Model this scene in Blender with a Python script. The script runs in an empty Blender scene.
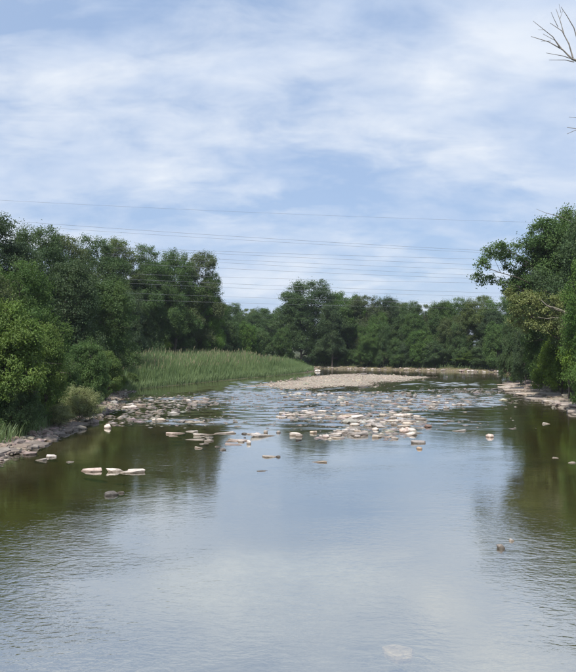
import bpy, bmesh, math, random
import numpy as np

# ------------------------------------------------------------------ camera, sky, sun, exposure
CAM_H, FPX, HORIZON, CX = 5.0, 700.0, 345.0, 288.0        # photo is 576 x 672
scene = bpy.context.scene
C = scene.collection
cam_data = bpy.data.cameras.new('camera')
cam_data.sensor_fit = 'HORIZONTAL'
cam_data.sensor_width = 36.0
cam_data.lens = 36.0 * FPX / 576.0
cam_data.shift_y = (HORIZON - 336.0) / 576.0
cam_data.clip_start, cam_data.clip_end = 0.1, 8000.0
cam = bpy.data.objects.new('camera', cam_data)
cam.location = (0, 0, CAM_H)
cam.rotation_euler = (math.radians(90), 0, 0)
C.objects.link(cam)
scene.camera = cam

SUN_EL, SUN_AZ = 58.0, -154.0        # azimuth clockwise from +Y (view direction): sun on the left, behind
world = bpy.data.worlds.new('World')
scene.world = world
world.use_nodes = True
nt = world.node_tree
nt.nodes.clear()
def N(tree, kind, **kw):
    n = tree.nodes.new(kind)
    for k, v in kw.items():
        setattr(n, k, v)
    return n
def math_node(tree, op, a, b=None, clamp=False):
    n = N(tree, 'ShaderNodeMath', operation=op, use_clamp=clamp)
    for i, v in enumerate((a, b)):
        if v is None: continue
        if isinstance(v, (int, float)): n.inputs[i].default_value = v
        else: tree.links.new(v, n.inputs[i])
    return n.outputs[0]
def ramp(tree, fac, stops):
    r = N(tree, 'ShaderNodeValToRGB')
    els = r.color_ramp.elements
    while len(els) < len(stops): els.new(0.5)
    for e, (p, c) in zip(els, stops):
        e.position = p
        e.color = (c, c, c, 1) if isinstance(c, (int, float)) else (*c, 1)
    tree.links.new(fac, r.inputs[0])
    return r.outputs[0]
def mixc(tree, fac, a, b, blend='MIX'):
    m = N(tree, 'ShaderNodeMix', data_type='RGBA', blend_type=blend)
    for sock, v in ((m.inputs[0], fac), (m.inputs[6], a), (m.inputs[7], b)):
        if isinstance(v, (int, float)): sock.default_value = v
        elif isinstance(v, tuple): sock.default_value = (*v, 1)
        else: tree.links.new(v, sock)
    return m.outputs[2]
def noise(tree, vec, scale, detail=4, rough=0.55, dist=0.0, lac=2.0):
    n = N(tree, 'ShaderNodeTexNoise')
    n.inputs['Scale'].default_value = scale
    n.inputs['Detail'].default_value = detail
    n.inputs['Roughness'].default_value = rough
    n.inputs['Distortion'].default_value = dist
    n.inputs['Lacunarity'].default_value = lac
    if vec is not None: tree.links.new(vec, n.inputs['Vector'])
    return n.outputs['Fac']

sky = N(nt, 'ShaderNodeTexSky', sky_type='NISHITA', sun_disc=False)
sky.sun_elevation = math.radians(SUN_EL)
sky.sun_rotation = math.radians(SUN_AZ)
sky.altitude = 180; sky.air_density = 1.0; sky.dust_density = 1.2; sky.ozone_density = 1.4
tc = N(nt, 'ShaderNodeTexCoord')
sep = N(nt, 'ShaderNodeSeparateXYZ')
nt.links.new(tc.outputs['Generated'], sep.inputs[0])
zz = math_node(nt, 'ADD', math_node(nt, 'MAXIMUM', sep.outputs[2], 0.0), 0.34)
comb = N(nt, 'ShaderNodeCombineXYZ')           # a flat cloud layer seen in perspective
nt.links.new(math_node(nt, 'DIVIDE', sep.outputs[0], zz), comb.inputs[0])
nt.links.new(math_node(nt, 'DIVIDE', sep.outputs[1], zz), comb.inputs[1])
mp = N(nt, 'ShaderNodeMapping')
mp.inputs['Location'].default_value = (8.15, 18.04, 0.0)
mp.inputs['Rotation'].default_value = (0, 0, math.radians(-6))
mp.inputs['Scale'].default_value = (1.3, 2.1, 1.0)
nt.links.new(comb.outputs[0], mp.inputs[0])
big = noise(nt, mp.outputs[0], 0.85, 5, 0.55, 0.35)
fine = noise(nt, mp.outputs[0], 4.4, 8, 0.62, 0.35)
dens = math_node(nt, 'ADD', math_node(nt, 'MULTIPLY', big, 0.68), math_node(nt, 'MULTIPLY', fine, 0.32))
cl = ramp(nt, dens, [(0.41, 0.08), (0.51, 0.60), (0.60, 0.95)])
shade = ramp(nt, noise(nt, mp.outputs[0], 1.9, 4, 0.5, 0.4), [(0.35, 0.0), (0.68, 1.0)])
cloud_col = mixc(nt, shade, (5.0, 5.95, 7.6), (7.8, 8.15, 8.6))
blue = mixc(nt, 0.62, sky.outputs[0], (3.7, 5.12, 7.75))
bg = N(nt, 'ShaderNodeBackground')
bg.inputs['Strength'].default_value = 0.10
nt.links.new(mixc(nt, cl, blue, cloud_col), bg.inputs[0])
wo = N(nt, 'ShaderNodeOutputWorld')
nt.links.new(bg.outputs[0], wo.inputs[0])

sun_data = bpy.data.lights.new('sun', 'SUN')
sun_data.energy = 4.6
sun_data.angle = math.radians(2.0)
sun_data.color = (1.0, 0.95, 0.87)
sun = bpy.data.objects.new('sun', sun_data)
el, az = math.radians(SUN_EL), math.radians(SUN_AZ)
from mathutils import Vector
sdir = Vector((math.sin(az) * math.cos(el), math.cos(az) * math.cos(el), math.sin(el)))
sun.rotation_euler = (-sdir).to_track_quat('-Z', 'Y').to_euler()
sun.location = sdir * 300
C.objects.link(sun)

scene.view_settings.view_transform = 'Standard'
scene.view_settings.look = 'None'
scene.view_settings.exposure = 0.25
scene.view_settings.gamma = 1.0
scene.view_settings.use_curve_mapping = False
scene.cycles.max_bounces = 5
scene.cycles.diffuse_bounces = 2
scene.cycles.glossy_bounces = 2
scene.cycles.transmission_bounces = 3
scene.cycles.transparent_max_bounces = 8
scene.cycles.caustics_reflective = False
scene.cycles.caustics_refractive = False
scene.cycles.sample_clamp_indirect = 6.0
scene.cycles.use_denoising = True

# ------------------------------------------------------------------ helpers
def P(px, py, z=0.0):
    """photo pixel on the horizontal plane z -> world point"""
    d = (CAM_H - z) * FPX / (py - HORIZON)
    return np.array(((px - CX) / FPX * d, d, z))
def Q(px, py, d):
    """photo pixel at distance d -> world point"""
    return np.array(((px - CX) / FPX * d, d, CAM_H + (HORIZON - py) / FPX * d))

def np_mesh(name, verts, faces, mat=None, col=None, smooth=False):
    """verts (N,3); faces (M,k) with one k"""
    verts = np.asarray(verts, np.float32); faces = np.asarray(faces, np.int32)
    me = bpy.data.meshes.new(name)
    nv, (nf, k) = len(verts), faces.shape
    me.vertices.add(nv); me.loops.add(nf * k); me.polygons.add(nf)
    me.vertices.foreach_set('co', verts.ravel())
    me.loops.foreach_set('vertex_index', faces.ravel())
    me.polygons.foreach_set('loop_start', np.arange(0, nf * k, k, dtype=np.int32))
    me.polygons.foreach_set('use_smooth', np.full(nf, smooth, dtype=bool))
    me.update(calc_edges=True)
    if col is not None:
        a = me.color_attributes.new('tint', 'FLOAT_COLOR', 'POINT')
        rgba = np.ones((nv, 4), np.float32); rgba[:, :3] = col
        a.data.foreach_set('color', rgba.ravel())
    if mat: me.materials.append(mat)
    return me
def obj(name, me, parent=None, loc=(0, 0, 0), rz=0.0, scale=(1, 1, 1)):
    o = bpy.data.objects.new(name, me)
    o.location = loc; o.rotation_euler = (0, 0, rz); o.scale = scale
    C.objects.link(o)
    if parent: o.parent = parent
    return o
def tag(o, label, cat=None, group=None, kind=None):
    o['label'] = label
    if cat: o['category'] = cat
    if group: o['group'] = group
    if kind: o['kind'] = kind
    return o

def new_mat(name):
    m = bpy.data.materials.new(name); m.use_nodes = True
    t = m.node_tree; t.nodes.clear()
    out = N(t, 'ShaderNodeOutputMaterial')
    return m, t, out

# ------------------------------------------------------------------ materials
def leaf_material(name, dark, light, trans=0.28, rough=0.55):
    m, t, out = new_mat(name)
    at = N(t, 'ShaderNodeAttribute', attribute_name='tint')
    sp = N(t, 'ShaderNodeSeparateColor'); t.links.new(at.outputs['Color'], sp.inputs[0])
    oi = N(t, 'ShaderNodeObjectInfo')
    fac = math_node(t, 'ADD', math_node(t, 'MULTIPLY', sp.outputs[0], 0.65), math_node(t, 'MULTIPLY', oi.outputs['Random'], 0.5), True)
    c = mixc(t, fac, dark, light)
    hsv = N(t, 'ShaderNodeHueSaturation')
    t.links.new(math_node(t, 'ADD', 0.487, math_node(t, 'MULTIPLY', sp.outputs[1], 0.028)), hsv.inputs['Hue'])
    t.links.new(math_node(t, 'ADD', 0.92, math_node(t, 'MULTIPLY', oi.outputs['Random'], 0.3)), hsv.inputs['Saturation'])
    t.links.new(c, hsv.inputs['Color'])
    b = N(t, 'ShaderNodeBsdfPrincipled')
    b.inputs['Roughness'].default_value = rough
    b.inputs['Specular IOR Level'].default_value = 0.28
    t.links.new(hsv.outputs[0], b.inputs['Base Color'])
    tr = N(t, 'ShaderNodeBsdfTranslucent')
    t.links.new(mixc(t, 1.0, hsv.outputs[0], (1.25, 1.3, 0.7), 'MULTIPLY'), tr.inputs[0])
    mx = N(t, 'ShaderNodeMixShader'); mx.inputs[0].default_value = trans
    t.links.new(b.outputs[0], mx.inputs[1]); t.links.new(tr.outputs[0], mx.inputs[2])
    t.links.new(mx.outputs[0], out.inputs[0])
    return m
LEAF_DARK = leaf_material('leaf_dark', (0.045, 0.082, 0.040), (0.120, 0.175, 0.078))
LEAF_OLIVE = leaf_material('leaf_olive', (0.070, 0.098, 0.046), (0.165, 0.205, 0.092))
LEAF_MID = leaf_material('leaf_mid', (0.052, 0.102, 0.036), (0.140, 0.215, 0.075))
LEAF_BRIGHT = leaf_material('leaf_bright', (0.055, 0.105, 0.030), (0.205, 0.280, 0.085), 0.34)
LEAF_PALE = leaf_material('leaf_pale', (0.130, 0.155, 0.080), (0.290, 0.310, 0.165), 0.3)
LEAF_YELLOW = leaf_material('leaf_yellow', (0.095, 0.140, 0.050), (0.330, 0.355, 0.150), 0.32)
REED = leaf_material('reed_green', (0.095, 0.145, 0.072), (0.195, 0.250, 0.135), 0.3)
PLUME = leaf_material('reed_plume', (0.130, 0.130, 0.085), (0.260, 0.235, 0.165), 0.2, 0.8)

def simple(name, c1, c2, scale, rough=0.85, bump=0.4, bscale=None, bdist=0.02):
    m, t, out = new_mat(name)
    g = N(t, 'ShaderNodeTexCoord')
    b = N(t, 'ShaderNodeBsdfPrincipled'); b.inputs['Roughness'].default_value = rough
    t.links.new(mixc(t, ramp(t, noise(t, g.outputs['Object'], scale, 6), [(0.35, 0.0), (0.65, 1.0)]), c1, c2), b.inputs['Base Color'])
    bp = N(t, 'ShaderNodeBump'); bp.inputs['Strength'].default_value = bump; bp.inputs['Distance'].default_value = bdist
    t.links.new(noise(t, g.outputs['Object'], bscale or scale * 4, 6), bp.inputs['Height'])
    t.links.new(bp.outputs[0], b.inputs['Normal'])
    t.links.new(b.outputs[0], out.inputs[0])
    return m
BARK = simple('bark', (0.055, 0.045, 0.035), (0.14, 0.12, 0.10), 3.0, 0.9, 0.6)
DEADWOOD = simple('dead_wood', (0.13, 0.115, 0.10), (0.27, 0.245, 0.215), 3.0, 0.85, 0.4)
DRYWOOD = simple('pale_wood', (0.22, 0.20, 0.16), (0.42, 0.39, 0.32), 3.0, 0.85, 0.4)
CABLE = simple('cable_metal', (0.13, 0.14, 0.16), (0.22, 0.23, 0.25), 1.0, 0.5, 0.0)

def rock_material():
    m, t, out = new_mat('limestone')
    g = N(t, 'ShaderNodeTexCoord'); geo = N(t, 'ShaderNodeNewGeometry'); oi = N(t, 'ShaderNodeObjectInfo')
    at = N(t, 'ShaderNodeAttribute', attribute_name='tint')
    n1 = noise(t, geo.outputs['Position'], 2.2, 7, 0.62)
    n2 = noise(t, geo.outputs['Position'], 11.0, 5, 0.6)
    base = mixc(t, ramp(t, n1, [(0.33, 0.0), (0.66, 1.0)]), (0.33, 0.305, 0.282), (0.62, 0.585, 0.55))
    hue = mixc(t, oi.outputs['Random'], (0.80, 0.80, 0.83), (1.12, 1.05, 1.0))
    c = mixc(t, 1.0, base, hue, 'MULTIPLY')
    c = mixc(t, 1.0, c, oi.outputs['Color'], 'MULTIPLY')
    c = mixc(t, 1.0, c, at.outputs['Color'], 'MULTIPLY')
    c = mixc(t, math_node(t, 'MULTIPLY', ramp(t, n2, [(0.52, 0.0), (0.72, 1.0)]), 0.5), c, (0.15, 0.14, 0.12))
    s = N(t, 'ShaderNodeSeparateXYZ'); t.links.new(geo.outputs['Position'], s.inputs[0])
    wet = N(t, 'ShaderNodeMapRange'); wet.inputs[1].default_value = 0.02; wet.inputs[2].default_value = 0.09
    wet.inputs[3].default_value = 1.0; wet.inputs[4].default_value = 0.0
    t.links.new(math_node(t, 'ADD', s.outputs[2], math_node(t, 'MULTIPLY', math_node(t, 'SUBTRACT', n2, 0.5), 0.12)), wet.inputs[0])
    c = mixc(t, wet.outputs[0], c, mixc(t, 1.0, c, (0.36, 0.33, 0.28), 'MULTIPLY'))
    b = N(t, 'ShaderNodeBsdfPrincipled')
    t.links.new(c, b.inputs['Base Color'])
    t.links.new(math_node(t, 'SUBTRACT', 0.88, math_node(t, 'MULTIPLY', wet.outputs[0], 0.5)), b.inputs['Roughness'])
    bp = N(t, 'ShaderNodeBump'); bp.inputs['Strength'].default_value = 0.7; bp.inputs['Distance'].default_value = 0.05
    t.links.new(noise(t, geo.outputs['Position'], 7.0, 8, 0.65), bp.inputs['Height'])
    t.links.new(bp.outputs[0], b.inputs['Normal'])
    t.links.new(b.outputs[0], out.inputs[0])
    return m
ROCK = rock_material()

def ground_material():
    m, t, out = new_mat('river_ground')
    geo = N(t, 'ShaderNodeNewGeometry')
    at = N(t, 'ShaderNodeAttribute', attribute_name='tint')       # r: bare stone, g: pale bed, b: soil with plants
    sp = N(t, 'ShaderNodeSeparateColor'); t.links.new(at.outputs['Color'], sp.inputs[0])
    pos = geo.outputs['Position']
    n1 = noise(t, pos, 0.35, 7, 0.6, 0.4); n2 = noise(t, pos, 3.0, 6, 0.65); n3 = noise(t, pos, 12.0, 4, 0.6)
    silt = mixc(t, ramp(t, n1, [(0.33, 0.0), (0.68, 1.0)]), (0.062, 0.052, 0.010), (0.145, 0.118, 0.028))
    silt = mixc(t, ramp(t, n2, [(0.50, 0.0), (0.62, 0.5)]), silt, (0.095, 0.085, 0.028))
    pale = mixc(t, ramp(t, n2, [(0.35, 0.0), (0.7, 1.0)]), (0.58, 0.55, 0.44), (0.84, 0.81, 0.70))
    stone = mixc(t, ramp(t, n2, [(0.32, 0.0), (0.66, 1.0)]), (0.20, 0.17, 0.135), (0.40, 0.35, 0.285))
    stone = mixc(t, math_node(t, 'MULTIPLY', ramp(t, n3, [(0.5, 0.0), (0.7, 1.0)]), 0.6), stone, (0.16, 0.145, 0.12))
    soil = mixc(t, n2, (0.035, 0.040, 0.018), (0.060, 0.075, 0.028))
    w = math_node(t, 'MULTIPLY', sp.outputs[1], ramp(t, n1, [(0.30, 0.70), (0.55, 1.0)]))
    c = mixc(t, w, silt, pale)
    c = mixc(t, sp.outputs[0], c, stone)
    c = mixc(t, sp.outputs[2], c, soil)
    b = N(t, 'ShaderNodeBsdfPrincipled'); b.inputs['Roughness'].default_value = 0.9
    t.links.new(c, b.inputs['Base Color'])
    bp = N(t, 'ShaderNodeBump'); bp.inputs['Strength'].default_value = 0.8; bp.inputs['Distance'].default_value = 0.08
    t.links.new(n2, bp.inputs['Height']); t.links.new(bp.outputs[0], b.inputs['Normal'])
    t.links.new(b.outputs[0], out.inputs[0])
    return m

def water_material():
    m, t, out = new_mat('river_water')
    geo = N(t, 'ShaderNodeNewGeometry')
    pos = geo.outputs['Position']
    at = N(t, 'ShaderNodeAttribute', attribute_name='tint')       # r: ripple strength, g: riffle (fast shallow water)
    sp = N(t, 'ShaderNodeSeparateColor'); t.links.new(at.outputs['Color'], sp.inputs[0])
    mp1 = N(t, 'ShaderNodeMapping'); mp1.inputs['Scale'].default_value = (0.55, 1.0, 1.0); mp1.inputs['Rotation'].default_value = (0, 0, math.radians(14))
    t.links.new(pos, mp1.inputs[0])
    a = noise(t, mp1.outputs[0], 6.4, 3, 0.5, 0.6)
    b = noise(t, mp1.outputs[0], 15.0, 3, 0.5, 0.3)
    sw = noise(t, mp1.outputs[0], 0.9, 3, 0.5, 0.8)
    h = math_node(t, 'ADD', math_node(t, 'MULTIPLY', a, 0.015), math_node(t, 'MULTIPLY', b, 0.0060))
    patch = ramp(t, noise(t, mp1.outputs[0], 0.22, 4, 0.6, 1.0), [(0.38, 0.25), (0.62, 1.0)])
    h = math_node(t, 'MULTIPLY', h, math_node(t, 'MULTIPLY', patch, sp.outputs[0]))
    h = math_node(t, 'ADD', h, math_node(t, 'MULTIPLY', sw, 0.004))
    rif = math_node(t, 'MULTIPLY', math_node(t, 'MULTIPLY', noise(t, mp1.outputs[0], 2.4, 5, 0.6, 1.2), 0.025), sp.outputs[1])
    h = math_node(t, 'ADD', h, rif)
    bp = N(t, 'ShaderNodeBump'); bp.inputs['Strength'].default_value = 1.0; bp.inputs['Distance'].default_value = 1.0
    t.links.new(h, bp.inputs['Height'])
    fr = N(t, 'ShaderNodeFresnel'); fr.inputs['IOR'].default_value = 1.55
    t.links.new(bp.outputs[0], fr.inputs['Normal'])
    gl = N(t, 'ShaderNodeBsdfGlossy'); gl.inputs['Roughness'].default_value = 0.03
    gl.inputs['Color'].default_value = (0.985, 0.995, 0.98, 1)
    t.links.new(bp.outputs[0], gl.inputs['Normal'])
    trn = N(t, 'ShaderNodeBsdfTransparent'); trn.inputs[0].default_value = (0.95, 0.93, 0.78, 1)
    dif = N(t, 'ShaderNodeBsdfDiffuse'); dif.inputs[0].default_value = (0.16, 0.14, 0.055, 1)   # silt carried in the water
    body = N(t, 'ShaderNodeMixShader'); body.inputs[0].default_value = 0.06
    t.links.new(trn.outputs[0], body.inputs[1]); t.links.new(dif.outputs[0], body.inputs[2])
    mx = N(t, 'ShaderNodeMixShader')
    t.links.new(math_node(t, 'ADD', 0.52, math_node(t, 'MULTIPLY', fr.outputs[0], 0.46)), mx.inputs[0]); t.links.new(body.outputs[0], mx.inputs[1]); t.links.new(gl.outputs[0], mx.inputs[2])
    # flecks of broken white water in the riffles
    fo = noise(t, mp1.outputs[0], 5.0, 5, 0.7, 1.5)
    fm = math_node(t, 'MULTIPLY', ramp(t, fo, [(0.60, 0.0), (0.70, 1.0)]), math_node(t, 'MULTIPLY', sp.outputs[1], 0.25))
    foam = N(t, 'ShaderNodeBsdfDiffuse'); foam.inputs[0].default_value = (0.72, 0.75, 0.78, 1)
    mx2 = N(t, 'ShaderNodeMixShader')
    t.links.new(fm, mx2.inputs[0]); t.links.new(mx.outputs[0], mx2.inputs[1]); t.links.new(foam.outputs[0], mx2.inputs[2])
    t.links.new(mx2.outputs[0], out.inputs[0])
    return m

# ------------------------------------------------------------------ the river bed, banks and water
RIVER = np.array([(-11.5, -60), (-12, 0), (-12.3, 30), (-12.6, 39), (-13.0, 47), (-14.2, 58), (-17.0, 72), (-16.4, 80),
                  (-11.8, 92), (-6.6, 104), (-1.5, 115), (2.4, 125), (5.5, 136), (6.0, 149), (20, 142), (38, 127), (60, 121),
                  (110, 130), (320, 165), (320, 135), (110, 108), (55, 104), (38, 99.5), (30.0, 93), (25.2, 82),
                  (23.2, 66), (20.9, 50), (20.5, 30), (20.8, 0), (21.5, -60)], float)
BAR = np.array([(-6.2, 84), (-4.0, 92), (1.0, 108), (4.2, 117), (12.5, 123), (20.0, 117), (24.0, 109), (19.5, 101), (14.5, 93),
                (10, 84), (5.5, 80.5), (-0.5, 79.5)], float)
def signed(poly, X, Y):
    """distance to the outline, positive inside"""
    best = np.full(X.shape, 1e9); inside = np.zeros(X.shape, bool)
    n = len(poly)
    for i in range(n):
        (x0, y0), (x1, y1) = poly[i], poly[(i + 1) % n]
        dx, dy = x1 - x0, y1 - y0
        tt = np.clip(((X - x0) * dx + (Y - y0) * dy) / (dx * dx + dy * dy), 0, 1)
        best = np.minimum(best, (X - x0 - tt * dx) ** 2 + (Y - y0 - tt * dy) ** 2)
        cond = (y0 > Y) != (y1 > Y)
        xi = x0 + (Y - y0) / (dy if abs(dy) > 1e-9 else 1e-9) * dx
        inside ^= cond & (X < xi)
    return np.where(inside, np.sqrt(best), -np.sqrt(best))
_rng = np.random.default_rng(5)
_waves = [(_rng.uniform(0, 6.28), 2 * math.pi / w, _rng.uniform(0, 6.28), a)
          for w, a in ((31, 1.0), (17, .8), (11, .7), (7.3, .55), (4.9, .45), (3.1, .35), (2.2, .28), (1.5, .2)) for _ in range(2)]
def wob(X, Y, lo=0):
    s = np.zeros_like(X, dtype=float)
    for th, k, ph, a in _waves[lo:]:
        s = s + a * np.sin(k * (X * math.cos(th) + Y * math.sin(th)) + ph)
    return s / 3.0
def smooth(a, b, x):
    t_ = np.clip((x - a) / (b - a), 0, 1)
    return t_ * t_ * (3 - 2 * t_)
SHOALS = [((1.5, 70), (10, 5.0)), ((12, 63), (7.5, 5.5)), ((5.2, 46), (5.5, 3.6)), ((3.0, 55), (6, 2.5)), ((-8.5, 63), (6.0, 5.0)), ((-6.2, 46), (4.5, 2.2)), ((20, 76), (5, 5))]
def height(X, Y):
    s = signed(RIVER, X, Y) + 0.5 * wob(X, Y, 6)
    bar = signed(BAR, X, Y) + 0.9 * wob(X, Y, 4)
    w = wob(X, Y, 4)
    land = 0.04 + 0.34 * smooth(0, 2.2, -s) + 1.1 * smooth(1.5, 8, -s) + 1.2 * smooth(8, 40, -s)
    # the shelf of bare rock along the bank opposite the reeds slopes gently
    shelf = (X > 15) & (Y < 105)
    land = np.where(shelf, 0.05 + 0.30 * smooth(0, 4.5, -s) + 1.5 * smooth(4.0, 11, -s) + 0.9 * smooth(10, 40, -s), land)
    land = land + 0.06 * w * smooth(0.0, 3, -s)
    bed = -0.06 - 0.52 * smooth(0.0, 7.0, s) - 0.10 * w * smooth(0, 4, s)
    sh = np.zeros_like(X, dtype=float)
    for (cx, cy), (rx, ry) in SHOALS:
        sh = np.maximum(sh, np.exp(-(((X - cx) / rx) ** 2 + ((Y - cy) / ry) ** 2)))
    bed = bed * (1 - 0.97 * sh) + 0.05 * sh * sh * (w - 0.15)
    z = np.where(s > 0, bed, land)
    barz = -0.10 + 0.19 * smooth(-2.0, 6.0, bar) + 0.05 * w
    z = np.where((bar > -2.0) & (s > 0), np.maximum(z, barz), z)
    return z, s, bar, sh
def ground_z(x, y):
    return float(height(np.array([float(x)]), np.array([float(y)]))[0][0])

def axis(lo, hi, step, out_lo, out_hi):
    core = np.arange(lo, hi + step / 2, step)
    a, st = [], step
    v = lo
    while v > out_lo: st *= 1.25; v -= st; a.append(v)
    b, st, v = [], step, hi
    while v < out_hi: st *= 1.25; v += st; b.append(v)
    return np.array(a[::-1] + list(core) + b)
gx = axis(-34, 56, 0.45, -3500, 3500); gy = axis(4, 156, 0.45, -70, 3500)
GX, GY = np.meshgrid(gx, gy)
Z, S, BARD, SH = height(GX, GY)
nx, ny = len(gx), len(gy)
idx = np.arange(nx * ny).reshape(ny, nx)
quads = np.stack([idx[:-1, :-1], idx[:-1, 1:], idx[1:, 1:], idx[1:, :-1]], -1).reshape(-1, 4)
stone = np.maximum.reduce([smooth(-0.6, 1.2, BARD), smooth(-0.25, 0.05, Z) * smooth(-6, 0.0, S) * (1 - smooth(0.45, 0.9, Z)), 0.85 * SH])
pale = 1.15 * np.exp(-(((GX + 0.7 + 0.5 * wob(GX, GY, 8)) / 2.5) ** 2 + ((GY - 16.6 + 0.8 * wob(GY, GX, 8)) / 2.3) ** 2) ** 1.4) + 0.42 * np.exp(-(((GX - 0.2) / 6) ** 2 + ((GY - 10.0) / 5.0) ** 2)) * np.clip(0.8 + 0.9 * wob(GX * 1.5, GY * 1.5, 8), 0, 1.6) + 0.14 * np.exp(-((GX - 3) / 8) ** 2)
stone = stone * np.where(GY > 112, np.where(BARD < -0.6, 0.25, 1.0), 1.0)
stone = stone * (1 - ((GX < 6) & (GY > 74) & (S < 2.5) & (BARD < -0.6)))
soil = smooth(0.30, 0.75, Z)
soil = np.where((GX < 6) & (GY > 74) & (S < 0), 1.0, soil)
gcol = np.stack([np.clip(stone, 0, 1), np.clip(pale, 0, 1), soil], -1).reshape(-1, 3)
ground = obj('riverbed_ground', np_mesh('riverbed_ground', np.stack([GX, GY, Z], -1).reshape(-1, 3), quads, ground_material(), gcol, True))
tag(ground, 'silty river bed rising into stony banks and wooded ground', kind='structure')

wx = axis(-18, 33, 0.22, -60, 330); wy = axis(38, 110, 0.19, -60, 190)
WX, WY = np.meshgrid(wx, wy)
_, ws, wb, wsh = height(WX, WY)
rip = np.clip(0.28 + 0.9 * np.exp(-((WX + 6.5) / 4.0) ** 2 - ((WY - 11) / 7) ** 2) + 0.9 * np.exp(-((WX - 6.5) / 2.6) ** 2 - ((WY - 12) / 7) ** 2)
              + 0.25 * (1 - smooth(10, 26, WY)), 0, 1.2)
riffle = np.clip(0.9 * wsh + 0.7 * np.exp(-((WX + 5) / 5) ** 2 - ((WY - 88) / 13) ** 2) + 0.75 * np.exp(-((WX - 21) / 7) ** 2 - ((WY - 88) / 14) ** 2) + 0.5 * np.exp(-((WY - 68) / 14) ** 2) * smooth(0, 3, ws) * np.clip(0.5 + 0.6 * wob(WX * 0.5, WY * 2.2), 0, 1), 0, 1)
riffle = np.clip((riffle + 0.85 * np.exp(-((WX - 4) / 12) ** 2 - ((WY - 67) / 15) ** 2) * smooth(0, 3, ws)) * np.clip(0.75 + 0.55 * wob(WX * 0.45, WY * 1.3), 0.15, 1.1), 0, 1)
wz = np.zeros_like(WX)
_wr = np.random.default_rng(14)
for _ in range(34):                                   # short standing waves where the water runs over the stones
    lam = _wr.uniform(0.7, 2.6); th = _wr.normal(math.pi / 2, 0.75); k_ = 2 * math.pi / lam
    wz += 0.0062 * lam * np.sin(k_ * (WX * math.cos(th) + WY * math.sin(th)) + _wr.uniform(0, 6.28))
wz *= riffle * smooth(34, 46, WY) * (1 - smooth(104, 112, WY))
wcol = np.stack([rip, riffle, 0 * rip], -1).reshape(-1, 3)
n1, n2 = len(wx), len(wy)
wi = np.arange(n1 * n2).reshape(n2, n1)
wq = np.stack([wi[:-1, :-1], wi[:-1, 1:], wi[1:, 1:], wi[1:, :-1]], -1).reshape(-1, 4)
water = obj('river_water', np_mesh('river_water', np.stack([WX, WY, wz], -1).reshape(-1, 3), wq, water_material(), wcol, True))
tag(water, 'calm shallow river reflecting the cloudy sky', kind='structure')

# ------------------------------------------------------------------ trees
def tube(path, radii, sides=6):
    path = np.asarray(path, float); n = len(path)
    V, F = [], []
    for i in range(n):
        d = path[min(i + 1, n - 1)] - path[max(i - 1, 0)]
        d = d / (np.linalg.norm(d) + 1e-9)
        u = np.cross(d, (0.31, 0.87, 0.38)); u /= np.linalg.norm(u) + 1e-9
        v = np.cross(d, u)
        for k in range(sides):
            a = 2 * math.pi * k / sides
            V.append(path[i] + radii[i] * (math.cos(a) * u + math.sin(a) * v))
    for i in range(n - 1):
        for k in range(sides):
            F.append((i * sides + k, i * sides + (k + 1) % sides, (i + 1) * sides + (k + 1) % sides, (i + 1) * sides + k))
    return np.array(V), np.array(F)
def join(parts):
    V, F, o = [], [], 0
    for v, f in parts:
        V.append(v); F.append(f + o); o += len(v)
    return np.concatenate(V), np.concatenate(F)
def unit(a):
    return a / (np.linalg.norm(a, axis=-1, keepdims=True) + 1e-9)
def bend(rng, a, b, n, amp, sag=0.0):
    t_ = np.linspace(0, 1, n)[:, None]
    p = a * (1 - t_) + b * t_
    L = np.linalg.norm(b - a)
    off = rng.normal(0, 1, (n, 3)) * amp * L
    off[0] = off[-1] = 0
    p = p + off
    p[:, 2] += sag * L * np.sin(math.pi * t_[:, 0])
    return p

def leaf_quads(rng, pos, nrm, size, aspect):
    """a folded pointed leaf (one quad) for each position"""
    n = len(pos)
    r = unit(rng.normal(0, 1, (n, 3)))
    ax = unit(np.cross(nrm, r)); bx_ = np.cross(nrm, ax)
    L = size * rng.uniform(0.65, 1.35, n)[:, None]; W = L * aspect
    fold = nrm * W * 0.28
    a = pos - ax * L * 0.5
    c = pos + ax * L * 0.5 - nrm * L * 0.12
    b = pos + bx_ * W * 0.5 + fold + ax * L * 0.05
    d = pos - bx_ * W * 0.5 + fold + ax * L * 0.05
    V = np.stack([a, b, c, d], 1).reshape(-1, 3)
    return V, np.arange(4 * n).reshape(n, 4)

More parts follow.
